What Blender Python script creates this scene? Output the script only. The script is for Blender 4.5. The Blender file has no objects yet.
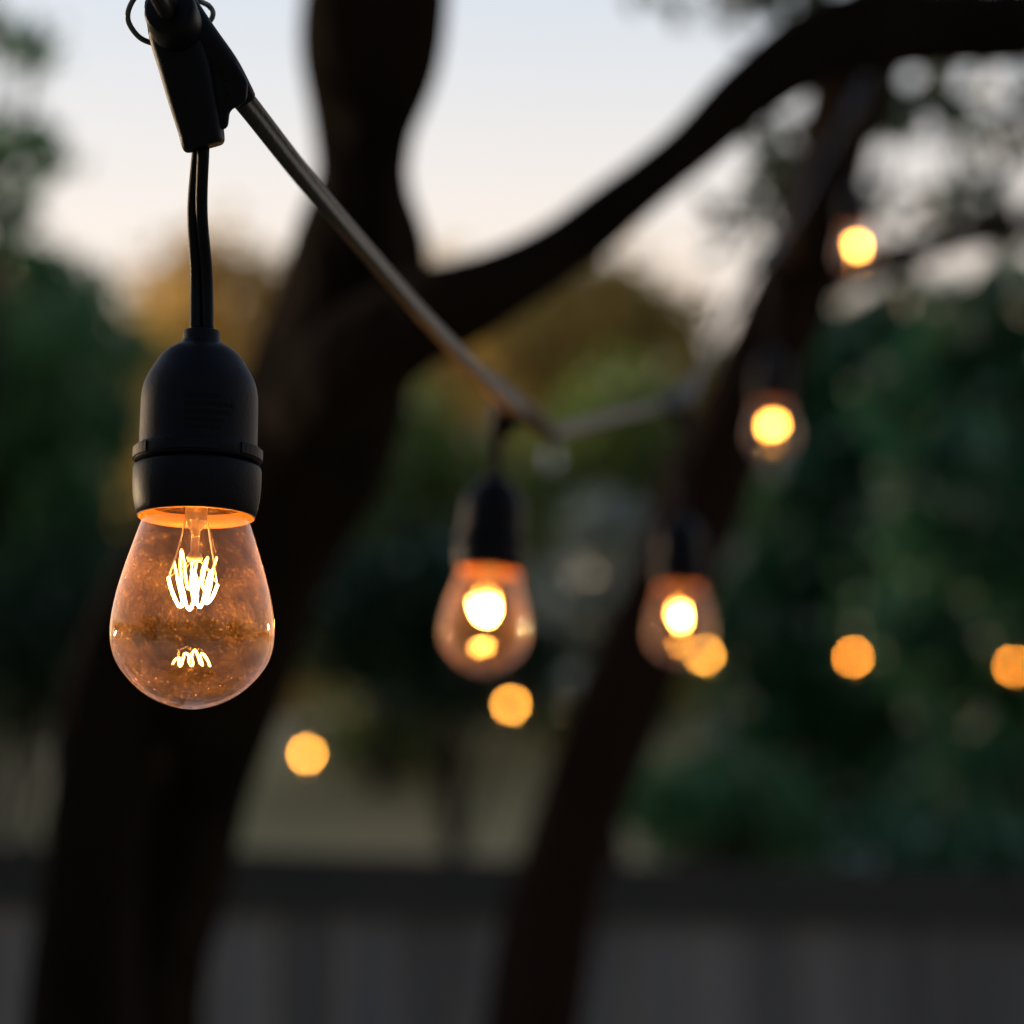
import bpy, bmesh, math, random
import numpy as np
from mathutils import Vector, Matrix

# ------------------------------------------------------------------ camera, sky, sun, exposure
S = bpy.context.scene
COL = S.collection
R = math.radians
EYE, PITCH, F = 1.45, R(9.0), 3300.0
D0 = 0.891                      # distance at which the lens is focused: the nearest lamp
cam_d = bpy.data.cameras.new('camera')
cam = bpy.data.objects.new('camera', cam_d)
COL.objects.link(cam)
cam.location = (0, 0, EYE)
cam.rotation_euler = (math.pi / 2 + PITCH, 0, 0)
cam_d.lens = 50.0
cam_d.sensor_width = 50.0 * 1024 / F
cam_d.clip_start = 0.02
cam_d.clip_end = 2000
cam_d.dof.use_dof = True
cam_d.dof.focus_distance = D0
cam_d.dof.aperture_fstop = 50.0 / 12.9
S.camera = cam

SUN_EL, SUN_AZ = R(3.0), R(-50.0)        # low, ahead and to the left, out of frame
w = bpy.data.worlds.new('World')
S.world = w
w.use_nodes = True
nt = w.node_tree
nt.nodes.clear()
wo = nt.nodes.new('ShaderNodeOutputWorld')
bg = nt.nodes.new('ShaderNodeBackground')
sky = nt.nodes.new('ShaderNodeTexSky')
sky.sky_type = 'NISHITA'
sky.sun_disc = False
sky.sun_elevation = SUN_EL
sky.sun_rotation = SUN_AZ
sky.air_density = 1.0
sky.dust_density = 1.0
sky.ozone_density = 2.0
bg.inputs['Strength'].default_value = 0.05
nt.links.new(sky.outputs[0], bg.inputs[0])
# twilight glow gradient added to the sky: warm low down, pale blue above, brightest straight ahead
tcw = nt.nodes.new('ShaderNodeTexCoord')
sx = nt.nodes.new('ShaderNodeSeparateXYZ')
nt.links.new(tcw.outputs['Generated'], sx.inputs[0])
rw = nt.nodes.new('ShaderNodeValToRGB')
nt.links.new(sx.outputs['Z'], rw.inputs[0])
stops = [(0.0, (.38, .22, .12)), (.10, (.45, .32, .215)), (.20, (.465, .355, .275)), (.245, (.415, .355, .31)), (.30, (.325, .325, .335)), (.45, (.20, .24, .31)), (1.0, (.10, .14, .22))]
while len(rw.color_ramp.elements) < len(stops): rw.color_ramp.elements.new(.5)
for e, (p, c) in zip(rw.color_ramp.elements, stops):
    e.position = p
for e, (p, c) in zip(rw.color_ramp.elements, stops):
    e.color = (*c, 1)
dw = nt.nodes.new('ShaderNodeVectorMath'); dw.operation = 'DOT_PRODUCT'
dw.inputs[1].default_value = (math.sin(R(3)), math.cos(R(3)), 0)
nt.links.new(tcw.outputs['Generated'], dw.inputs[0])
mr = nt.nodes.new('ShaderNodeMapRange')
mr.inputs['From Min'].default_value = -.6
mr.inputs['From Max'].default_value = .85
mr.inputs['To Min'].default_value = .28
mr.inputs['To Max'].default_value = 1.03
mr.interpolation_type = 'SMOOTHSTEP'
nt.links.new(dw.outputs['Value'], mr.inputs['Value'])
bg2 = nt.nodes.new('ShaderNodeBackground')
nt.links.new(rw.outputs[0], bg2.inputs[0])
nt.links.new(mr.outputs[0], bg2.inputs['Strength'])
ad = nt.nodes.new('ShaderNodeAddShader')
nt.links.new(bg.outputs[0], ad.inputs[0])
nt.links.new(bg2.outputs[0], ad.inputs[1])
nt.links.new(ad.outputs[0], wo.inputs[0])

sd = bpy.data.lights.new('sun', 'SUN')
sd.energy = 4.5
sd.angle = R(3)
sd.color = (1.0, 0.72, 0.45)
sun = bpy.data.objects.new('sun', sd)
COL.objects.link(sun)
sdir = Vector((math.sin(SUN_AZ) * math.cos(SUN_EL), math.cos(SUN_AZ) * math.cos(SUN_EL), math.sin(SUN_EL)))
sun.rotation_euler = sdir.to_track_quat('Z', 'Y').to_euler()
sun.location = (0, 0, 20)

S.view_settings.view_transform = 'Standard'
S.view_settings.look = 'None'
S.view_settings.gamma = 1.0
S.view_settings.exposure = 1.0
S.render.engine = 'CYCLES'
cy = S.cycles
cy.use_denoising = True
cy.denoiser = 'OPENIMAGEDENOISE'
cy.denoising_input_passes = 'RGB_ALBEDO_NORMAL'
cy.use_adaptive_sampling = False
cy.sample_clamp_direct = 0.0
cy.sample_clamp_indirect = 40.0
cy.max_bounces = 16
cy.glossy_bounces = 6
cy.transparent_max_bounces = 32
cy.caustics_reflective = True

# ------------------------------------------------------------------ helpers
CP, SP = math.cos(PITCH), math.sin(PITCH)


def P(px, py, d):
    """world point seen at pixel (px, py) at distance d along the lens axis"""
    x, y = (px - 512) / F * d, -(py - 512) / F * d
    return Vector((x, d * CP - y * SP, EYE + d * SP + y * CP))


def tag(o, label=None, cat=None, group=None, kind=None):
    if label: o['label'] = label
    if cat: o['category'] = cat
    if group: o['group'] = group
    if kind: o['kind'] = kind
    return o


def empty(name, loc, label, cat, group=None, rot=(0, 0, 0)):
    o = bpy.data.objects.new(name, None)
    o.empty_display_size = 0.05
    COL.objects.link(o)
    o.location = loc
    o.rotation_euler = rot
    return tag(o, label, cat, group)


def wm(o):
    m = o.matrix_basis.copy()
    while o.parent:
        o = o.parent
        m = o.matrix_basis @ m
    return m


def mesh(name, verts, faces, mat, parent=None, world=True, smooth=True):
    """one mesh object; verts in world space are brought into the parent's space"""
    v = np.array([tuple(p) for p in verts], dtype=float).reshape(-1, 3)
    if parent is not None and world:
        m = np.array(wm(parent).inverted())
        v = v @ m[:3, :3].T + m[:3, 3]
    me = bpy.data.meshes.new(name)
    me.from_pydata(v.tolist(), [], [tuple(f) for f in faces])
    me.validate()
    if smooth:
        me.polygons.foreach_set('use_smooth', [True] * len(me.polygons))
    me.materials.append(mat)
    o = bpy.data.objects.new(name, me)
    COL.objects.link(o)
    if parent is not None:
        o.parent = parent
    return o


class MB:
    def __init__(s):
        s.v, s.f = [], []

    def add(s, v, f):
        n = len(s.v)
        s.v += [Vector(p) for p in v]
        s.f += [tuple(i + n for i in q) for q in f]
        return s

    def build(s, name, mat, parent=None, world=True, smooth=True):
        return mesh(name, s.v, s.f, mat, parent, world, smooth)


def lathe(prof, n=48, closed=False):
    v, f = [], []
    for r, z in prof:
        for k in range(n):
            a = 2 * math.pi * k / n
            v.append((r * math.cos(a), r * math.sin(a), z))
    m = len(prof)
    for i in range(m - 1 if not closed else m):
        j = (i + 1) % m
        for k in range(n):
            l = (k + 1) % n
            f.append((i * n + k, i * n + l, j * n + l, j * n + k))
    return v, f


def crom(pts, n):
    """Catmull-Rom through tuples of any length"""
    A = np.array([list(p) for p in pts], dtype=float)
    A = np.vstack([2 * A[0] - A[1], A, 2 * A[-1] - A[-2]])
    out = []
    for i in range(1, len(A) - 2):
        p0, p1, p2, p3 = A[i - 1], A[i], A[i + 1], A[i + 2]
        for k in range(n):
            t = k / n
            out.append(.5 * ((2 * p1) + (p2 - p0) * t + (2 * p0 - 5 * p1 + 4 * p2 - p3) * t * t + (3 * p1 - p0 - 3 * p2 + p3) * t ** 3))
    out.append(A[-2])
    return out


def sweep(path, sect, up=Vector((0, 0, 1)), cap=True):
    """path: list of Vector; sect(i, t) -> list of 2D points (side, up)"""
    n = len(path)
    v, f = [], []
    u = None
    for i, p in enumerate(path):
        a = path[max(0, i - 1)]
        b = path[min(n - 1, i + 1)]
        t = (b - a).normalized()
        if u is None:
            u = up - t * up.dot(t)
            if u.length < 1e-4:
                u = Vector((0, 1, 0)) - t * t.y
        else:
            u = u - t * u.dot(t)
        u.normalize()
        s = t.cross(u)
        q = sect(i, i / (n - 1))
        m = len(q)
        v += [p + s * x + u * y for x, y in q]
    for i in range(n - 1):
        for k in range(m):
            l = (k + 1) % m
            f.append((i * m + k, i * m + l, (i + 1) * m + l, (i + 1) * m + k))
    if cap:
        f.append(tuple(range(m))[::-1])
        f.append(tuple((n - 1) * m + k for k in range(m)))
    return v, f


def circ(r, n=12):
    return [(r * math.cos(2 * math.pi * k / n), r * math.sin(2 * math.pi * k / n)) for k in range(n)]


def tube(path, r, n=12):
    rf = r if callable(r) else (lambda t: r)
    return sweep(path, lambda i, t: circ(rf(t), n))


def ico(c, r, sub=1):
    bm = bmesh.new()
    bmesh.ops.create_icosphere(bm, subdivisions=sub, radius=r)
    v = [Vector(c) + x.co for x in bm.verts]
    f = [tuple(x.index for x in q.verts) for q in bm.faces]
    bm.free()
    return v, f


# ------------------------------------------------------------------ materials
def mat(name, base, rough=0.6, noise=None, bump=0.0, bscale=20, spec=0.5, metallic=0.0, coord='Object', stretch=None):
    m = bpy.data.materials.new(name)
    m.use_nodes = True
    t = m.node_tree
    b = t.nodes['Principled BSDF']
    b.inputs['Roughness'].default_value = rough
    b.inputs['Metallic'].default_value = metallic
    b.inputs['Specular IOR Level'].default_value = spec
    b.inputs['Base Color'].default_value = (*base, 1)
    tc = t.nodes.new('ShaderNodeTexCoord')
    src = tc.outputs[coord]
    if stretch:
        mp = t.nodes.new('ShaderNodeMapping')
        mp.inputs['Scale'].default_value = stretch
        t.links.new(src, mp.inputs[0])
        src = mp.outputs[0]
    if noise:
        scale, other, lo, hi = noise
        n = t.nodes.new('ShaderNodeTexNoise')
        n.inputs['Scale'].default_value = scale
        n.inputs['Detail'].default_value = 6
        r = t.nodes.new('ShaderNodeValToRGB')
        r.color_ramp.elements[0].position = lo
        r.color_ramp.elements[1].position = hi
        r.color_ramp.elements[0].color = (*base, 1)
        r.color_ramp.elements[1].color = (*other, 1)
        t.links.new(src, n.inputs['Vector'])
        t.links.new(n.outputs['Fac'], r.inputs[0])
        t.links.new(r.outputs[0], b.inputs['Base Color'])
    if bump:
        n2 = t.nodes.new('ShaderNodeTexNoise')
        n2.inputs['Scale'].default_value = bscale
        n2.inputs['Detail'].default_value = 8
        bp = t.nodes.new('ShaderNodeBump')
        bp.inputs['Strength'].default_value = bump
        bp.inputs['Distance'].default_value = 1.0 / bscale
        t.links.new(src, n2.inputs['Vector'])
        t.links.new(n2.outputs['Fac'], bp.inputs['Height'])
        t.links.new(bp.outputs[0], b.inputs['Normal'])
    return m


def leaf_mat(name, c1, c2, rough=0.5, spec=0.5, trans=0.25, scale=1.2, pale=(.95, (.30, .36, .30))):
    m = mat(name, c1, rough, (scale, c2, .35, .65), spec=spec)
    t = m.node_tree
    b = t.nodes['Principled BSDF']
    g = t.nodes.new('ShaderNodeNewGeometry')
    src = b.inputs['Base Color'].links[0].from_socket
    rv = t.nodes.new('ShaderNodeMapRange')
    rv.inputs['To Min'].default_value = .45
    rv.inputs['To Max'].default_value = 1.6
    t.links.new(g.outputs['Random Per Island'], rv.inputs['Value'])
    sc = t.nodes.new('ShaderNodeVectorMath')
    sc.operation = 'SCALE'
    t.links.new(src, sc.inputs[0])
    t.links.new(rv.outputs[0], sc.inputs['Scale'])
    gt = t.nodes.new('ShaderNodeMath')
    gt.operation = 'GREATER_THAN'
    gt.inputs[1].default_value = pale[0]
    t.links.new(g.outputs['Random Per Island'], gt.inputs[0])
    mc = t.nodes.new('ShaderNodeMix')
    mc.data_type = 'RGBA'
    t.links.new(gt.outputs[0], mc.inputs[0])
    t.links.new(sc.outputs[0], mc.inputs[6])
    mc.inputs[7].default_value = (*pale[1], 1)  # a few leaves turned pale: sky glints put into their colour
    t.links.new(mc.outputs[2], b.inputs['Base Color'])
    tr = t.nodes.new('ShaderNodeBsdfTranslucent')
    mx = t.nodes.new('ShaderNodeMixShader')
    mx.inputs[0].default_value = trans
    t.links.new(mc.outputs[2], tr.inputs[0])
    t.links.new(b.outputs[0], mx.inputs[1])
    t.links.new(tr.outputs[0], mx.inputs[2])
    t.links.new(mx.outputs[0], t.nodes['Material Output'].inputs[0])
    return m


M_rubber = mat('black_rubber', (.0032, .0034, .0075), .45, (60, (.0055, .006, .011), .3, .7), .10, 900, spec=.12)
M_cord = mat('cord_rubber', (.012, .011, .0112), .42, (40, (.026, .022, .021), .4, .7), .12, 400, spec=.12)
M_emb = mat('embossed_rubber', (.003, .003, .0045), .6, spec=.12)
M_wire = mat('ring_wire', (.10, .11, .13), .35, spec=.6, metallic=.6)
M_metal = mat('lamp_metal', (.55, .42, .28), .3, metallic=1.0)
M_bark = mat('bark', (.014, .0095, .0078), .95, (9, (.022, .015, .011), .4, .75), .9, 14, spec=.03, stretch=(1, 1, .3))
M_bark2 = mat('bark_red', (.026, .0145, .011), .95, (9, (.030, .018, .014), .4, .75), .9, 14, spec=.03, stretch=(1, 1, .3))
M_trunk = mat('far_bark', (.04, .03, .022), .9)
M_wood = mat('fence_wood', (.115, .115, .14), .8, (3.0, (.21, .20, .21), .3, .7), .3, 30, spec=.3, stretch=(6, 6, .5))
_t = M_wood.node_tree
_b = _t.nodes['Principled BSDF']
_s = _b.inputs['Base Color'].links[0].from_socket
_g = _t.nodes.new('ShaderNodeNewGeometry')
_m = _t.nodes.new('ShaderNodeMapRange')
_m.inputs['To Min'].default_value = .72
_m.inputs['To Max'].default_value = 1.3
_v = _t.nodes.new('ShaderNodeVectorMath'); _v.operation = 'SCALE'
_t.links.new(_g.outputs['Random Per Island'], _m.inputs['Value'])
_t.links.new(_s, _v.inputs[0]); _t.links.new(_m.outputs[0], _v.inputs['Scale'])
_t.links.new(_v.outputs[0], _b.inputs['Base Color'])
M_cap = mat('fence_cap', (.020, .021, .026), .7, (4.0, (.03, .03, .034), .3, .7))


def glass_mat():
    m = bpy.data.materials.new('bulb_glass')
    m.use_nodes = True
    t = m.node_tree
    t.nodes.clear()
    N = t.nodes.new
    L = t.links.new
    out = N('ShaderNodeOutputMaterial')

    def math_(op, a, b=None, clamp=False):
        n = N('ShaderNodeMath')
        n.operation = op
        n.use_clamp = clamp
        for i, x in enumerate((a, b)):
            if x is None: continue
            if isinstance(x, (int, float)): n.inputs[i].default_value = x
            else: L(x, n.inputs[i])
        return n.outputs[0]
    g = N('ShaderNodeNewGeometry')
    dot = N('ShaderNodeVectorMath')
    dot.operation = 'DOT_PRODUCT'
    L(g.outputs['Normal'], dot.inputs[0])
    L(g.outputs['Incoming'], dot.inputs[1])
    c = math_('ABSOLUTE', dot.outputs['Value'])
    k = math_('POWER', math_('SUBTRACT', 1.0, c, True), 5.0)
    fr = math_('ADD', math_('MULTIPLY', k, .94), .06, True)         # both faces of the thin wall
    tr = N('ShaderNodeBsdfTransparent')
    tr.inputs[0].default_value = (.975, .965, .95, 1)
    gl = N('ShaderNodeBsdfGlossy')
    gl.inputs['Roughness'].default_value = 0.035
    gl.inputs[0].default_value = (1, 1, 1, 1)
    m1 = N('ShaderNodeMixShader')
    L(fr, m1.inputs[0]); L(tr.outputs[0], m1.inputs[1]); L(gl.outputs[0], m1.inputs[2])
    # dust and dried drops
    tc = N('ShaderNodeTexCoord')
    n1 = N('ShaderNodeTexNoise'); n1.inputs['Scale'].default_value = 1250; n1.inputs['Detail'].default_value = 3
    n2 = N('ShaderNodeTexNoise'); n2.inputs['Scale'].default_value = 130; n2.inputs['Detail'].default_value = 6
    vo = N('ShaderNodeTexVoronoi'); vo.inputs['Scale'].default_value = 520
    for q in (n1, n2, vo): L(tc.outputs['Object'], q.inputs['Vector'])
    sp = math_('MULTIPLY', math_('SUBTRACT', n1.outputs['Fac'], .57, True), 2.3, True)
    cl = math_('MULTIPLY', math_('SUBTRACT', n2.outputs['Fac'], .45, True), .3, True)
    dr = math_('MULTIPLY', math_('LESS_THAN', vo.outputs['Distance'], .12), .7)
    dust = math_('ADD', math_('ADD', sp, cl), math_('ADD', dr, .06))
    n3 = N('ShaderNodeTexNoise'); n3.inputs['Scale'].default_value = 48; n3.inputs['Detail'].default_value = 4
    n3.inputs['Distortion'].default_value = .6
    L(tc.outputs['Object'], n3.inputs['Vector'])
    wipe = math_('ADD', math_('MULTIPLY', math_('SUBTRACT', n3.outputs['Fac'], .47, True), 7.0, True), .38)
    dust = math_('MULTIPLY', dust, wipe)
    dust = math_('DIVIDE', dust, math_('MAXIMUM', c, .22))
    dust = math_('MULTIPLY', dust, .19, True)
    df = N('ShaderNodeBsdfDiffuse'); df.inputs[0].default_value = (.95, .66, .38, 1)
    tl = N('ShaderNodeBsdfTranslucent'); tl.inputs[0].default_value = (.95, .62, .30, 1)
    m2 = N('ShaderNodeMixShader'); m2.inputs[0].default_value = .5
    L(df.outputs[0], m2.inputs[1]); L(tl.outputs[0], m2.inputs[2])
    m3 = N('ShaderNodeMixShader')
    L(dust, m3.inputs[0]); L(m1.outputs[0], m3.inputs[1]); L(m2.outputs[0], m3.inputs[2])
    L(m3.outputs[0], out.inputs[0])
    return m


def emit_mat(name, col, strength):
    m = bpy.data.materials.new(name)
    m.use_nodes = True
    t = m.node_tree
    t.nodes.clear()
    out = t.nodes.new('ShaderNodeOutputMaterial')
    e = t.nodes.new('ShaderNodeEmission')
    e.inputs[0].default_value = (*col, 1)
    e.inputs[1].default_value = strength
    t.links.new(e.outputs[0], out.inputs[0])
    return m


M_glass = glass_mat()
M_fil = {1: emit_mat('filament_glow', (1.0, .37, .055), 290.0), 2: emit_mat('soft_filament_glow', (1.0, .37, .055), 150.0), 3: emit_mat('dim_filament_glow', (1.0, .36, .05), 68.0)}
M_filfar = emit_mat('far_filament_glow', (1.0, .40, .05), 62.0)
M_filfar2 = emit_mat('farther_filament_glow', (1.0, .33, .03), 58.0)
M_stem = mat('stem_glass', (.30, .22, .15), .15, spec=.8)
M_glowtint = mat('amber_glow_tint', (.36, .15, .035), .45)  # orange put in for filament glow on the collar's inner wall

# ------------------------------------------------------------------ ground, bank


def gh(x, y):
    """ground height: flat yard, then a bank beyond the fence"""
    d = y + .12 * x
    t = min(1, max(0, (d - 12) / 20.0))
    t = t * t * (3 - 2 * t)
    return t * 4.5 + max(0, d - 32) * .02 + .05 * math.sin(x * .35) * t


NX, NY = 61, 91
xs = [-120 + 240 * i / (NX - 1) for i in range(NX)]
ys = [-90 + 290 * (j / (NY - 1)) ** 1.4 for j in range(NY)]
gv = [(x, y, gh(x, y)) for y in ys for x in xs]
gf = [(j * NX + i, j * NX + i + 1, (j + 1) * NX + i + 1, (j + 1) * NX + i) for j in range(NY - 1) for i in range(NX - 1)]
M_ground = mat('dry_grass', (.62, .46, .24), .95, (.45, (.45, .36, .18), .42, .62), .4, 12, spec=.1)
tag(mesh('ground', gv, gf, M_ground), kind='structure')

# ------------------------------------------------------------------ trees
rng = np.random.default_rng(7)


def leaves(clumps, n, size, seed=1, hang=.3):
    """leaf quads folded along the midrib, spread through ellipsoid clumps (centre, radii, weight)"""
    r = np.random.default_rng(seed)
    wts = np.array([c[2] for c in clumps], float)
    wts /= wts.sum()
    idx = r.choice(len(clumps), n, p=wts)
    C = np.array([tuple(c[0]) for c in clumps])[idx]
    Rd = np.array([tuple(c[1]) for c in clumps])[idx]
    d = r.normal(size=(n, 3))
    d /= np.linalg.norm(d, axis=1, keepdims=True)
    rad = r.uniform(0, 1, (n, 1)) ** .45
    rad *= 1 + .12 * r.normal(size=(n, 1)) + (r.uniform(0, 1, (n, 1)) < .12) * r.uniform(0, .7, (n, 1))
    c = C + d * rad * Rd
    a = r.normal(size=(n, 3)); a[:, 2] -= hang
    a /= np.linalg.norm(a, axis=1, keepdims=True)
    b = np.cross(a, r.normal(size=(n, 3)))
    b /= np.linalg.norm(b, axis=1, keepdims=True)
    nn = np.cross(a, b)
    s = size * r.uniform(.6, 1.35, (n, 1))
    V = np.empty((n, 6, 3))
    V[:, 0] = c - a * s * .5
    V[:, 1] = c - a * s * .08 + b * s * .27 + nn * s * .07
    V[:, 2] = c + a * s * .25 + b * s * .19 + nn * s * .06
    V[:, 3] = c + a * s * .5
    V[:, 4] = c + a * s * .25 - b * s * .19 + nn * s * .06
    V[:, 5] = c - a * s * .08 - b * s * .27 + nn * s * .07
    V = V.reshape(-1, 3)
    base = (np.arange(n) * 6)[:, None]
    Fq = np.concatenate([base + np.array([[0, 1, 2, 3]]), base + np.array([[0, 3, 4, 5]])], axis=1).reshape(-1, 4)
    return V, Fq


def leaf_obj(name, V, Fq, m, parent=None):
    if parent is not None:
        mi = np.array(wm(parent).inverted())
        V = V @ mi[:3, :3].T + mi[:3, 3]
    me = bpy.data.meshes.new(name)
    me.vertices.add(len(V))
    me.vertices.foreach_set('co', V.astype(np.float32).ravel())
    me.loops.add(Fq.size)
    me.loops.foreach_set('vertex_index', Fq.astype(np.int32).ravel())
    me.polygons.add(len(Fq))
    me.polygons.foreach_set('loop_start', (np.arange(len(Fq)) * 4).astype(np.int32))
    me.update(calc_edges=True)
    me.materials.append(m)
    o = bpy.data.objects.new(name, me)
    COL.objects.link(o)
    if parent is not None: o.parent = parent
    return o


def limb(pts, n=8, seed=0, sides=20, rough=.075):
    """pts: (px, py, depth, half width in px)"""
    q = crom(pts, n)
    path = [P(a[0], a[1], a[2]) for a in q]
    rad = [a[3] * a[2] / F for a in q]
    r = random.Random(seed)
    ph = [r.uniform(0, 6.28) for _ in range(6)]

    def sec(i, t):
        out = []
        for k in range(sides):
            th = 2 * math.pi * k / sides
            rr = rad[i] * (1 + rough * (math.sin(3 * th + ph[0] + i * .13) + .6 * math.sin(5 * th + ph[1] - i * .21) + .5 * math.sin(i * .37 + ph[2])))
            out.append((rr * math.cos(th), rr * math.sin(th)))
        return out
    return sweep(path, sec)


# the near forked tree
tree_a = empty('forked_tree', (P(70, 2330, 3.49).x, P(70, 2330, 3.49).y, 0),
               'dark forked tree behind the nearest lamp with a long branch reaching to the right', 'tree')
mb = MB()
mb.add(*limb([(70, 2330, 3.49, 146), (100, 1900, 3.43, 102), (130, 1400, 3.37, 87), (134, 1024, 3.31, 66), (160, 880, 3.26, 66), (192, 760, 3.20, 74),
              (222, 650, 3.08, 78), (254, 550, 2.97, 80), (298, 450, 2.85, 81), (335, 350, 2.74, 81), (358, 262, 2.68, 66),
              (363, 190, 2.62, 49), (368, 110, 2.57, 53), (377, 10, 2.51, 72), (385, -120, 2.51, 74), (400, -350, 2.45, 66), (380, -700, 2.45, 52), (420, -1100, 2.51, 36), (430, -1600, 2.62, 17)], seed=3))
mb.add(*limb([(60, 2320, 3.43, 126), (66, 1800, 3.31, 87), (76, 1300, 3.20, 64), (84, 1024, 3.14, 56), (95, 860, 3.08, 50), (108, 740, 3.08, 48), (128, 650, 3.08, 52), (168, 570, 3.08, 53),
              (228, 500, 3.03, 53), (280, 430, 2.97, 47)], seed=5))
mb.add(*limb([(290, 430, 2.7, 36), (352, 366, 2.6, 56), (418, 322, 2.55, 48), (490, 291, 2.5, 38), (560, 250, 2.5, 31), (625, 197, 2.5, 27),
              (690, 146, 2.5, 27), (750, 94, 2.5, 32), (810, 52, 2.5, 40), (870, 31, 2.5, 41), (950, 26, 2.5, 37), (1040, 21, 2.5, 36),
              (1200, -10, 2.5, 26), (1450, -120, 2.6, 20), (1800, -300, 2.7, 10)], seed=9))
mb.add(*limb([(560, 258, 2.5, 10), (578, 228, 2.48, 7), (586, 205, 2.47, 4)], seed=10, sides=8))
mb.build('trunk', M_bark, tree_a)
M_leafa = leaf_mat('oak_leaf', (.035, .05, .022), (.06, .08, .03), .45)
cl = []
rr = random.Random(11)
for k in range(26):
    a = rr.uniform(-2.6, 3.4)
    cl.append(((a, rr.uniform(1.2, 5.2), rr.uniform(4.1, 5.6)), (rr.uniform(.4, .8), rr.uniform(.4, .8), rr.uniform(.25, .45)), 1))
V, Fq = leaves(cl, 15000, .085, 5)
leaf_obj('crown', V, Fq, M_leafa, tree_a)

# the leaning tree behind it
tree_b = empty('leaning_tree', (P(330, 2080, 4.6).x, P(330, 2080, 4.6).y, 0),
               'slim dark tree leaning to the right behind the fourth and fifth lamps', 'tree')
mb = MB()
mb.add(*limb([(380, 2090, 4.6, 70), (430, 1700, 4.6, 52), (490, 1250, 4.6, 44), (535, 1024, 4.6, 48), (558, 900, 4.6, 46), (592, 780, 4.6, 45), (632, 670, 4.6, 44),
              (672, 570, 4.6, 44), (712, 470, 4.6, 44), (752, 390, 4.6, 43), (788, 310, 4.6, 42), (810, 248, 4.6, 38), (825, 186, 4.3, 36),
              (838, 124, 4.15, 38), (858, 60, 4.05, 40), (900, -40, 4.1, 34), (960, -200, 4.7, 24), (1000, -500, 4.7, 14)], seed=13))
mb.add(*limb([(800, 300, 4.6, 18), (850, 272, 4.65, 17), (910, 252, 4.7, 16), (970, 236, 4.8, 15), (1040, 224, 4.9, 13), (1150, 190, 5.0, 5)], seed=15, sides=10))
mb.add(*limb([(830, 190, 4.6, 14), (868, 110, 4.65, 12), (915, 40, 4.7, 10), (980, -30, 4.8, 8)], seed=16, sides=10))
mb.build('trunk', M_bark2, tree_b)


def clumps_px(specs):
    """(px, py, depth, rx, ry in px, weight)"""
    out = []
    for px, py, d, rx, ry, wt in specs:
        s = d / F
        out.append((P(px, py, d), (rx * s, max(rx, ry) * s * .8, ry * s), wt))
    return out


V, Fq = leaves(clumps_px([(900, 95, 5.4, 80, 45, 1.0), (985, 120, 5.8, 90, 60, 1.3), (930, 200, 5.6, 110, 35, .8), (1000, 225, 5.6, 70, 30, .7), (1130, 130, 6, 110, 110, 2.2), (900, 285, 6.2, 90, 30, .45), (980, 300, 6.2, 60, 30, .3),
                          (745, 215, 5.2, 42, 70, .35), (775, 150, 5.2, 35, 55, .4), (735, 320, 5.2, 30, 50, .2), (640, 0, 5.5, 40, 20, .12), (760, -10, 5.5, 120, 35, .8), (930, -60, 5.5, 180, 80, 3), (860, 130, 5.3, 50, 30, .3),
                          (1000, -250, 5.5, 260, 160, 5)]), 1450, .056, 21)
M_leafb = leaf_mat('lean_leaf', (.04, .075, .045), (.07, .10, .06), .4)
leaf_obj('crown', V, Fq, M_leafb, tree_b)


def tree(name, label, cat, specs, n, size, m, seed, trunk_w=.18, group=None, sticks=4):
    cl = clumps_px(specs)
    c = sum((q[0] * q[2] for q in cl), Vector()) / sum(q[2] for q in cl)
    g = gh(c.x, c.y)
    t = empty(name, (c.x, c.y, g), label, cat, group)
    mb = MB()
    r = random.Random(seed)
    h = c.z - g
    pts = [Vector((c.x, c.y, g - .1)), Vector((c.x + .1 * h * r.uniform(-.4, .4), c.y, g + h * .5)), Vector((c.x, c.y, c.z + .2))]
    pts = [Vector(p) for p in crom(pts, 5)]
    mb.add(*tube(pts, lambda t_: trunk_w * (1 - .7 * t_) + .01, 10))
    for q in cl[:14]:
        a = pts[len(pts) // 3 + r.randrange(len(pts) // 2)]
        b = q[0]
        mid = (a + b) / 2 + Vector((0, 0, .08 * (b - a).length))
        mb.add(*tube([Vector(p) for p in crom([a, mid, b], 3)], lambda t_: trunk_w * .35 * (1 - .8 * t_) + .004, 6))
    mb.build('trunk', M_trunk, t)
    V, Fq = leaves(cl, n, size, seed)
    leaf_obj('crown', V, Fq, m, t)
    return t


def blob(x0, x1, top, bot, d, n, seed, rpx=70, jitter=.12):
    """clumps filling a crown outline given in px, most on its rounded upper side"""
    r = random.Random(seed)
    out = []
    cx, cyy, ax, ay = (x0 + x1) / 2, (top + bot) / 2, (x1 - x0) / 2, (bot - top) / 2
    for k in range(n):
        a = r.uniform(0, 6.283)
        q = r.uniform(0, 1) ** .5
        rp = rpx * r.uniform(.7, 1.3)
        out.append((cx + math.cos(a) * q * max(5, ax - rp * .8), cyy + math.sin(a) * q * max(5, ay - rp * .8), d * (1 + jitter * r.uniform(-.5, .5)), rp, rp * .8, rp * rp / 4000))
    return out


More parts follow.
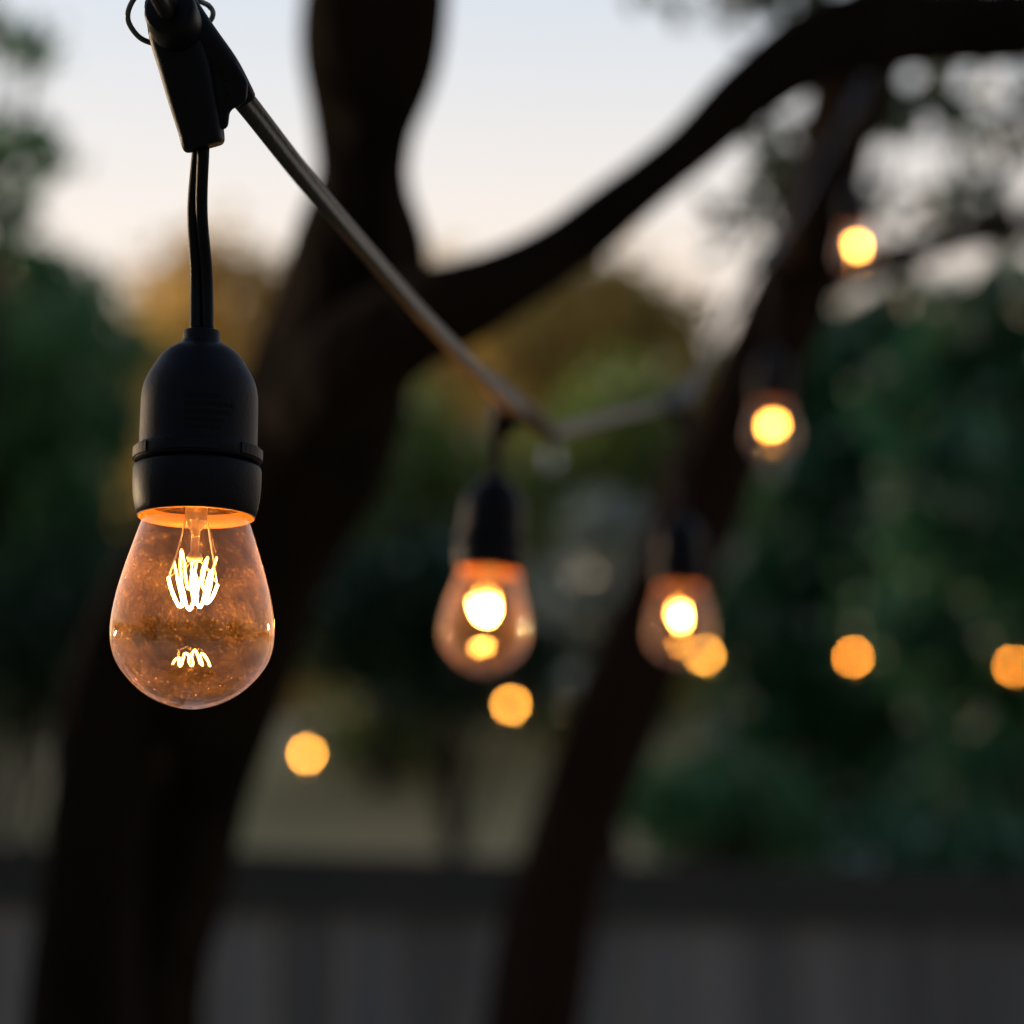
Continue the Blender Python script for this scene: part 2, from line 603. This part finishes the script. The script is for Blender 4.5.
G_FAR = 'trees beyond the board fence'
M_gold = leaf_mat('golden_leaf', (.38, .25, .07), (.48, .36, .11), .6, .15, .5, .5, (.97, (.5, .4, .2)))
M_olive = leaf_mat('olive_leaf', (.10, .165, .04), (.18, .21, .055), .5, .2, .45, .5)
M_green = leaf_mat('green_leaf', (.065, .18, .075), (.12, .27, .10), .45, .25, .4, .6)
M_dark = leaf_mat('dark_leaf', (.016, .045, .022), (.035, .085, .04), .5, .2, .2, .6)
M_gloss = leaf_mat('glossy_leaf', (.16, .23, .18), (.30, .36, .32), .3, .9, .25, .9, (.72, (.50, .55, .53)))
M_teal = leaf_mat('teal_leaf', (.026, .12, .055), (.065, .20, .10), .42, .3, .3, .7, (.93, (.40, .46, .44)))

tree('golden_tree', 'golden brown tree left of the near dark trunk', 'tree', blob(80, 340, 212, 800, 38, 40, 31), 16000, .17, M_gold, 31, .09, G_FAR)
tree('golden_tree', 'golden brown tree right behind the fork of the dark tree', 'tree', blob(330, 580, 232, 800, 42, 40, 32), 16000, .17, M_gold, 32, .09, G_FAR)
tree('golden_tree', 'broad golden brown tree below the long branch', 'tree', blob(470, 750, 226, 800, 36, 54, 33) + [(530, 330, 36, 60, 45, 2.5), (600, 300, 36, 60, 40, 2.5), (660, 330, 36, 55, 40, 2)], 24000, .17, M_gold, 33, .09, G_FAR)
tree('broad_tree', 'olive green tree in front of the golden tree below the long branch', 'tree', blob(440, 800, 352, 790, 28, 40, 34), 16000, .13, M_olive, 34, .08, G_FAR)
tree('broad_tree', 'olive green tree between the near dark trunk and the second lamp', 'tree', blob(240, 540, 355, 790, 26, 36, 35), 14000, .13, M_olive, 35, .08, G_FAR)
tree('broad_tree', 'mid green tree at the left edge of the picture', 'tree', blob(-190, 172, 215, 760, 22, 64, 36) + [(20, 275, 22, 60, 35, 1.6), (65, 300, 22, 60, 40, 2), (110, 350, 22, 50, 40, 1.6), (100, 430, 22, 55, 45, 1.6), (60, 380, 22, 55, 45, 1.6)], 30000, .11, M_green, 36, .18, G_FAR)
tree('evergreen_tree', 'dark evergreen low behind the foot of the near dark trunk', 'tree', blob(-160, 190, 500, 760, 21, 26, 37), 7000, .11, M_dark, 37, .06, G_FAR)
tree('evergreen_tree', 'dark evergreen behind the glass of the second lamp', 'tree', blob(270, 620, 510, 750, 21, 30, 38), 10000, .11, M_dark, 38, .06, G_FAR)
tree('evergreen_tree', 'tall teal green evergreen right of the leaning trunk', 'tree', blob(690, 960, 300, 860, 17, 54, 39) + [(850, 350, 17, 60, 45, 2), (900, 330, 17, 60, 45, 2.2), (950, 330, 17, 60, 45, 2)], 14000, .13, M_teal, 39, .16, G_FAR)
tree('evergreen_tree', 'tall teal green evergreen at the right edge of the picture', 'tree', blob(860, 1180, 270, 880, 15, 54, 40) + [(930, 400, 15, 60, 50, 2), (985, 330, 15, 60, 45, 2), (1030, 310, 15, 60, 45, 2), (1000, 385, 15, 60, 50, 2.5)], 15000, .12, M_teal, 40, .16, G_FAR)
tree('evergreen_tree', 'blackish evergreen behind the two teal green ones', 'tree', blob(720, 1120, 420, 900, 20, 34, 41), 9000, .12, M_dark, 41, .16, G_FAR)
tree('glossy_shrub', 'grey green glossy shrub between the second and third lamps', 'shrub', blob(520, 680, 470, 760, 11, 12, 42, 40), 1300, .06, M_gloss, 42, .05)
tree('glossy_shrub', 'low green shrub behind the fence right of the leaning trunk', 'shrub', blob(620, 840, 740, 900, 10.5, 18, 43, 45), 2500, .06, M_green, 43, .05)
tree('glossy_shrub', 'low dark shrub behind the fence at the right edge', 'shrub', blob(800, 1090, 780, 960, 10, 22, 44, 50), 3000, .06, M_teal, 44, .05)
tree('feathery_tree', 'loose leafy tree against the sky at the upper left edge', 'tree', blob(-200, 82, -40, 290, 9, 20, 45, 38), 1000, .06, M_green, 45, .08)

# far wood closing the view
sp = []
rr = random.Random(50)
for k in range(110):
    sp.append((rr.uniform(-350, 1350), rr.uniform(400, 860), 60, 90, 80, 1))
V, Fq = leaves(clumps_px(sp), 26000, .36, 51)
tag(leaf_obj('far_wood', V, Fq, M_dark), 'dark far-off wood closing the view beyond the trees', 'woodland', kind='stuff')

# unseen leaf masses added to block the low sun, so it reaches only tall crowns
sp = []
for k in range(150):
    t_ = rr.uniform(-55, 32)
    sp.append((Vector((-30.6 + .64 * t_ + rr.uniform(-2, 2), 25.6 + .766 * t_ + rr.uniform(-2, 2), rr.uniform(.5, 7.2))), (2.4, 2.4, 1.4), 1))
for k in range(46):  # clumps added behind the camera to shape reflections in the glass
    a = rr.uniform(R(95), R(265))
    q_ = rr.uniform(9, 14)
    sp.append((Vector((math.sin(a) * q_, math.cos(a) * q_, rr.uniform(.4, 4.2) * rr.uniform(.5, 1))), (1.1, 1.1, .9), .8))
V, Fq = leaves(sp, 34000, .45, 53)
tag(leaf_obj('light_blocking_wood', V, Fq, M_dark), 'dense dark leaf masses added out of view to block low sun and shape reflections', 'woodland', kind='stuff')

# ------------------------------------------------------------------ board fence
fl, fr_ = Vector((-3.6, 5.2)), Vector((4.6, 10.0))
fence = empty('board_fence', (fl.x, fl.y, 0), 'weathered grey board fence with a dark top rail along the bottom of the picture', 'fence')
dirv = (fr_ - fl)
LN = dirv.length
dirv.normalize()
nrm = Vector((-dirv.y, dirv.x))


def fbox(mb, s0, s1, o0, o1, z0, z1):
    c = []
    for z in (z0, z1):
        for s, o in ((s0, o0), (s1, o0), (s1, o1), (s0, o1)):
            p = fl + dirv * s + nrm * o
            c.append((p.x, p.y, z))
    mb.add(c, [(0, 3, 2, 1), (4, 5, 6, 7), (0, 1, 5, 4), (1, 2, 6, 5), (2, 3, 7, 6), (3, 0, 4, 7)])


s = 0.0
mb = MB()
rr = random.Random(60)
while s < LN:
    wd = .138
    o = rr.uniform(-.003, .003)
    fbox(mb, s, s + wd, o, o + .018, .03, 1.78 + rr.uniform(-.006, .006))
    s += .15
mb.build('boards', M_wood, fence, smooth=False)
mb = MB()
fbox(mb, -.05, LN + .05, -.035, .06, 1.79, 1.83)
fbox(mb, -.05, LN + .05, -.022, -.006, 1.70, 1.788)
mb.build('top_rail', M_cap, fence, smooth=False)
s = 0
while s < LN:
    mb = MB()
    fbox(mb, s, s + .09, .022, .11, 0, 1.78)
    mb.build('post', M_wood, fence, smooth=False)
    s += 2.4

# ------------------------------------------------------------------ string lights
K = 1 / 3705.0       # metres per photograph pixel on the nearest lamp


def pr(lst, ref=516):
    return [(hw * K, (ref - y) * K * 1.02) for y, hw in lst]


def smooth_prof(p, n=4):
    return [tuple(q) for q in crom(p, n)]


SOCK = pr([(329, 0.01), (329, 16), (330.5, 18.5), (338, 19), (341, 20), (345, 26), (349, 33), (356, 40.5), (365.6, 47), (374, 52), (383, 56), (394, 58.4), (410, 59), (446, 59.4), (447.5, 60), (448.5, 62.8),
           (450, 63.6), (461, 63.8), (463, 63), (463.8, 60), (464, 57)])
COLR = pr([(463, 56), (465, 57), (466.5, 61), (468, 63.6), (471, 64.4), (486, 64.4), (497, 63.6), (506, 62), (512, 60.6), (515.5, 59), (516.5, 57.5), (515.5, 56.2),
           (510, 55.4), (500, 54.5), (488, 53.5), (484, 50), (483, 30), (483, .01)])
GLASS = pr([(484, 47), (492, 47.5), (500, 48.5), (514, 51.5), (530, 57), (548, 63), (568, 69.5), (589, 75.5), (605, 79), (620, 81.2), (633, 81.7), (646, 80.3), (658, 76.6), (668, 70.8),
            (677, 63.3), (685, 55.2), (692, 46), (698, 35), (702.8, 22.5), (705.8, 10), (706.7, .01)])
FILPX = [(168, 577, 1.2), (172, 590, .3), (180, 606, -.8), (184, 604, -1.2), (181, 590, -1), (178, 578, -.6), (183, 588, -1.4), (188, 606, -2), (192, 610, -2.2), (195, 600, -2.2), (192, 585, -1.8), (194, 572, -1.5), (198, 586, -1.8),
         (198, 602, -1.8), (202, 607, -1.2), (205, 596, -.8), (208, 580, -.4), (211, 571, .2), (210, 586, .8), (206, 602, 1.2), (212, 596, 1.6), (217, 583, 2)]


def lp(x, y, z=0.0):
    return Vector(((x - 194) * K, z * .001, (516 - y) * K * 1.02))


def build_lamp(rim, d, label, lean=0.0, tip=-2.0, top=None, top_w=None, far=False, group='string lights on the near cord', spin=0.0, curve=0.0):
    """rim: px of the collar's lower rim centre; top: world point where its cable leaves the connector"""
    t = empty('string_light', P(rim[0], rim[1], d), label, 'string light', group, rot=(R(tip), R(lean), 0))
    ns = 20 if far else 64
    so = mesh('socket', *lathe(smooth_prof(SOCK[1:-4], 2) + SOCK[-4:], ns), M_rubber, t, world=False)
    mesh('collar', *lathe(COLR, ns), M_rubber, t, world=False)
    mesh('glow_tint_rim', *lathe(pr([(505, 54.0), (509, 54.2), (513, 54.5), (516, 55.8), (518, 57.6), (517.6, 58.6), (516.9, 58.9), (516.8, 57)]), ns), M_glowtint, t, world=False)  # ring added inside the collar, lamp glow put into its colour
    if not far:
        mb = MB()
        rr = random.Random(3)
        for row, (y, n_) in enumerate(((405, 7), (413, 9), (421, 8), (429, 7), (436, 6))):
            a = -1.75 + .03
            for k in range(n_):
                wa = rr.uniform(.05, .10)
                r0, r1 = 58.4 * K, 59.55 * K
                z0, z1 = (516 - y) * K * 1.02, (516 - y - 4.2) * K * 1.02
                v = []
                for rr_ in (r0, r1):
                    for z in (z0, z1):
                        for aa in (a, a + wa):
                            v.append((rr_ * math.cos(aa), rr_ * math.sin(aa), z))
                mb.add(v, [(0, 1, 3, 2), (4, 6, 7, 5), (0, 4, 5, 1), (2, 3, 7, 6), (0, 2, 6, 4), (1, 5, 7, 3)])
                a += wa + .022
        mb.build('embossed_lettering', M_emb, so, world=False, smooth=False)
        # flat grip tabs round the shoulder band
        mb = MB()
        for k in range(5):
            a0 = -2.0 + k * 1.26
            v, f = [], []
            m_ = 8
            for i in range(m_ + 1):
                a = a0 + .85 * i / m_
                for r_, y in ((63.2, 449.5), (65.2, 450.5), (65.2, 460.5), (63.2, 461.5)):
                    v.append((r_ * K * math.cos(a), r_ * K * math.sin(a), (516 - y) * K * 1.02))
            for i in range(m_):
                for k2 in range(4):
                    l = (k2 + 1) % 4
                    f.append((i * 4 + k2, (i + 1) * 4 + k2, (i + 1) * 4 + l, i * 4 + l))
            f += [(0, 1, 2, 3), (m_ * 4 + 3, m_ * 4 + 2, m_ * 4 + 1, m_ * 4)]
            mb.add(v, f)
        mb.build('grip_band', M_rubber, so, world=False, smooth=False)
    gb = mesh('glass_bulb', *lathe(smooth_prof(GLASS, 1 if far else 3), ns), M_glass, t, world=False)
    # filament
    ca, sa = math.cos(spin), math.sin(spin)
    pts = []
    for x, y, z in FILPX:
        p = lp(x, y, z)
        p = Vector((p.x * ca - p.y * sa, p.x * sa + p.y * ca, p.z))
        pts.append(p)
    if far:
        fr = 1.5e-3
        pth = [pts[i] for i in (0, 2, 5, 8, 11, 14, 17, 19, 21)]
        mesh('filament', *tube(pth, fr, 5), M_filfar if d < 9 else M_filfar2, gb, world=False)
    else:
        pth = [Vector(p) for p in crom(pts, 3)]
        mesh('filament', *tube(pth, .36e-3, 6), M_fil[1 if d < 1.8 else 2 if d < 2.6 else 3], gb, world=False)
        # glass stem, bead and wires
        mb = MB()
        mb.add(*lathe(pr([(486, 17), (500, 14), (508, 11.5), (520, 11), (527, 9), (531, 4.5), (540, 4.2), (552, 4.4), (555, 7), (558, 8.5), (561, 7), (563, .01)]), 20))
        mb.build('glass_stem', M_stem, gb, world=False)
        mb = MB()
        for i in (0, 5, 11, 17, 21):
            a = lp(194 + (i - 11) * .4, 559, 0)
            b = pts[i]
            mid = (a + b) / 2 + (b - a).cross(Vector((0, 1, 0))) * .03
            mb.add(*tube([Vector(p) for p in crom([a, mid, b], 4)], .09e-3, 5))
        for sx, e in ((-1, pts[0]), (1, pts[-1])):
            mb.add(*tube([Vector(p) for p in crom([lp(194 + sx * 9, 505), lp(194 + sx * 15, 540, 1), e], 5)], .22e-3, 6))
        mb.build('support_wire', M_metal, gb, world=False)
    # twin cable
    M_ = wm(t)
    a = M_ @ Vector((0, 0, (516 - 332) * K * 1.02))
    if top is None:
        top = a + Vector((0, 0, .05))
    b = top
    L = (b - a).length
    q = [a, a + Vector((0, 0, L * .33)) + Vector((curve * -.3, 0, 0)), a + Vector((0, 0, L * .66)) + Vector((-curve, 0, 0)) + (b - a - Vector((0, 0, L))) * .5, b]
    q = [Vector(p) for p in crom(q, 8)]

    mb = MB()
    for sgn in (-1, 1):
        def sec(i, tt):
            ang = tt * 1.1
            return [(x * math.cos(ang) - y * math.sin(ang), x * math.sin(ang) + y * math.cos(ang)) for x, y in ((sgn * 1.62e-3 + cx, cy_) for cx, cy_ in circ(1.66e-3, 16))]
        mb.add(*sweep(q, sec, up=Vector((0, 1, 0))))
    mb.build('cable', M_rubber, t)
    return t


def rbox(hw, hd, e=.55, n=20):
    out = []
    for k in range(n):
        a = 2 * math.pi * k / n
        c, s_ = math.cos(a), math.sin(a)
        out.append((hw * math.copysign(abs(c) ** e, c), hd * math.copysign(abs(s_) ** e, s_)))
    return out


def cord_sec(a=3.7e-3, b=2.3e-3):
    out = []
    for k in range(28):
        th = 2 * math.pi * k / 28
        c, s_ = math.cos(th), math.sin(th)
        r = 1 - .34 * math.exp(-(c / .30) ** 2)
        out.append((a * c * r, b * s_ * r))
    return out


def connector(parent, stations_spout, stations_sleeve, marks=True):
    """stations: (point, half width m, half depth m)"""
    mb = MB()
    for st in (stations_spout, stations_sleeve):
        q = crom([(p.x, p.y, p.z, a, b) for p, a, b in st], 4)
        path = [Vector(z[:3]) for z in q]
        # end rounding
        mb.add(*sweep(path, lambda i, t: rbox(q[i][3], q[i][4]), up=Vector((0, 1, 0))))
    o = mb.build('connector', M_rubber, parent)
    bv = o.modifiers.new('b', 'BEVEL')
    bv.width = .0006
    bv.segments = 2
    bv.limit_method = 'ANGLE'
    bv.angle_limit = R(50)
    return o


# --- near cord with its five lamps
cord = empty('light_string', P(250, 120, D0), 'thick black rubber cord that carries the five nearer lamps', 'light string')
d = D0
m1, m2 = P(204, 147, d), P(243, 100, d + .006)
near_path = [(-60, -420, .50), (60, -200, .66), (135, -60, .80), (167, 5, .872), (190, 40, .888), (222, 76, .893), (246, 103, .90), (300, 172, .95), (357, 240, 1.03), (425, 318, 1.16), (490, 384, 1.36), (524, 412, 1.60), (548, 432, 1.70),
             (565, 430, 1.75), (610, 418, 1.9), (655, 407, 2.08), (676, 401, 2.15), (694, 382, 2.25), (722, 322, 2.6), (750, 272, 2.95), (768, 252, 3.1), (800, 205, 3.3), (838, 132, 3.52), (856, 102, 3.6), (872, 66, 3.8), (884, 44, 4.0)]
pth = [P(*a) for a in crom(near_path, 8)]
twist = lambda t: 1.05 - 1.5 * t


def csec(i, t):
    an = 1.45 + .35 * math.sin(t * 7 - 1.6)
    ca, sa = math.cos(an), math.sin(an)
    return [(x * ca - y * sa, x * sa + y * ca) for x, y in cord_sec()]


mesh('cable', *sweep(pth, csec), M_cord, cord)
px_ = lambda w, dd=D0: w * dd / F
connector(cord,
          [(P(170, 2, d - .004), px_(26), .0075), (P(176, 32, d), px_(27), .0078), (P(186, 66, d), px_(27), .0072), (P(194, 100, d), px_(25), .0066), (P(201, 130, d), px_(22.5), .006), (P(203, 143, d), px_(21.3), .0058), (P(204, 147.5, d), px_(19.5), .0052)],
          [(P(180, 2, d), px_(15), .006), (P(200, 36, d), px_(17), .0062), (P(220, 66, d + .002), px_(18), .0062), (P(235, 88, d + .005), px_(15), .0058), (P(243, 99, d + .007), px_(12.5), .0048)])
# web between spout and sleeve
mb = MB()
web = [(185, 20), (235, 60), (248, 82), (247, 100), (240, 106), (230, 110), (228, 128), (212, 134), (195, 90)]
fr0 = [P(x, y, d - .0035) for x, y in web]
bk0 = [P(x, y, d + .006) for x, y in web]
n_ = len(web)
mb.add(fr0 + bk0, [tuple(range(n_)), tuple(range(2 * n_ - 1, n_ - 1, -1))] + [(i, n_ + i, n_ + (i + 1) % n_, (i + 1) % n_) for i in range(n_)])
o = mb.build('connector_web', M_rubber, cord, smooth=False)
bv = o.modifiers.new('b', 'BEVEL'); bv.width = .0012; bv.segments = 3
# collar where the cord enters, facing the camera
a0, a1 = P(178, 30, d - .004), P(169, 8, d - .016)
mb = MB()
ax = (a1 - a0)
q = [a0 + ax * t for t in (0, .6, .85, .97, 1.0, .99, .9)]
rad = [px_(26), px_(26.5), px_(26), px_(24.5), px_(22.5), px_(20), px_(18)]
mb.add(*sweep(q, lambda i, t: circ(rad[i], 28), cap=False))
mb.build('connector_collar', M_rubber, cord)
# small embossed dots on the sleeve
mb = MB()
for x, y in ((222, 60), (224, 67), (223, 74), (226, 80), (224, 87), (227, 94), (225, 101), (224, 110)):
    mb.add(*ico(P(x, y, d - .0036), .00045, 1))
mb.build('embossed_marks', M_emb, cord)
# wire ring round the connector
ring = [(152, 43, .002), (138, 36, -.001), (128, 20, -.004), (131, 4, -.006), (143, -10, -.006), (165, -17, -.002), (188, -8, .006), (200, 1, .010), (209, 6, .013), (213, 14, .013), (208, 23, .013), (190, 36, .013), (168, 44, .008)]
q = crom(ring[-1:] + ring + ring[:2], 6)[6:7 + 6 * len(ring)]
pp = [P(a[0], a[1], d + a[2]) for a in q]
v, f = tube(pp, .00075, 10)
mesh('hanging_ring', v, f, M_wire, cord)


def conn_simple(at_px, dd, down_px, i_px, o_px, di, do):
    a = P(*at_px, dd)
    connector(cord,
              [(a + Vector((0, 0, .004)), .0066, .006), (a.lerp(P(*down_px, dd), .35), .0066, .006), (a.lerp(P(*down_px, dd), .75), .0058, .0054), (P(*down_px, dd), .005, .005)],
              [(P(*i_px, di), .0035, .0035), (P(*i_px, di).lerp(a, .5), .0052, .005), (a, .0060, .0058), (P(*o_px, do).lerp(a, .5), .0052, .005), (P(*o_px, do), .0036, .0036)])


conn_simple((512, 404), 1.58, (500, 434), (478, 372), (552, 434), 1.42, 1.70)
conn_simple((678, 401), 2.15, (681, 428), (660, 406), (694, 382), 2.10, 2.25)
conn_simple((766, 254), 3.09, (768, 274), (756, 266), (778, 240), 3.0, 3.17)
conn_simple((855, 104), 3.60, (856, 120), (846, 117), (864, 84), 3.56, 3.64)
# wire loop hanging under the second connector
c = P(552, 458, 1.70)
pp = [c + Vector((.0052 * math.cos(a), .003 * math.sin(a), .0085 * math.sin(a))) for a in [2 * math.pi * k / 24 for k in range(25)]]
mesh('hanging_ring', *tube(pp, .0008, 8), mat('bright_wire', (.6, .6, .65), .25, metallic=1.0), cord)

build_lamp((196, 516), D0, 'nearest lit lamp in sharp focus with clear dusty glass and a black socket', lean=.75, top=P(201, 146, D0), curve=.0012)
build_lamp((489, 571), 1.68, 'second lit lamp along the near cord, hanging from the bend below the fork', lean=4, top=P(500, 433, 1.59), spin=.5)
build_lamp((680, 587), 2.25, 'third lit lamp along the near cord, in front of the leaning trunk', lean=.5, top=P(681, 427, 2.15), spin=1.1)
build_lamp((772, 404), 3.1, 'fourth lit lamp along the near cord, above and right of the third', lean=0, top=P(768, 273, 3.1), spin=-.5)
build_lamp((857, 228), 3.6, 'highest lit lamp, just under the long branch at the end of the near cord', lean=0, top=P(856, 119, 3.6), spin=.9)

# --- far cord with its small lamps
far = [((307, 754), 8.1, 'far small lamp low on the left beside the near dark trunk'),
       ((511, 705), 8.4, 'far small lamp just under the glass of the second lamp'),
       ((705, 655), 8.7, 'far small lamp half hidden behind the third lamp'),
       ((853, 657), 9.2, 'far small lamp right of the third lamp against dark leaves'),
       ((1013, 666), 9.6, 'far small lamp at the right edge of the picture')]
cord2 = empty('light_string', P(307, 700, 8.1), 'thin far cord carrying the small round lamps across the yard', 'light string')
fp = []
tops = []
for (x, y), dd, lb in far:
    rimy = y - (590 - 516) * D0 / dd
    ty = rimy - 300 * D0 / dd
    tops.append((x, ty, dd))
ctl = [(-420, 700, 7.4), (-60, 735, 7.7), (120, 742, 7.9)] + tops + [(1200, 650, 10), (1500, 560, 10.6)]
pth = [P(*a) for a in crom(ctl, 8)]
mesh('cable', *tube(pth, .003, 8), M_cord, cord2)
# posts the far cord is tied to
for (x, y, dd), lb in ((ctl[0], 'wooden post holding the left end of the far cord'), (ctl[-1], 'wooden post holding the right end of the far cord')):
    p = P(x, y, dd)
    mb = MB()
    mb.add(*lathe([(.001, 0), (.05, 0), (.05, p.z + .05), (.04, p.z + .07), (.001, p.z + .075)], 16))
    o = mb.build('wooden_post', M_wood, None)
    o.location = (p.x, p.y + .05, 0)
    tag(o, lb, 'post')
for ((x, y), dd, lb), tp in zip(far, tops):
    rimy = y - (590 - 516) * D0 / dd
    build_lamp((x, rimy), dd, lb, top=P(*tp), far=True, tip=0, group='small lamps on the far cord')
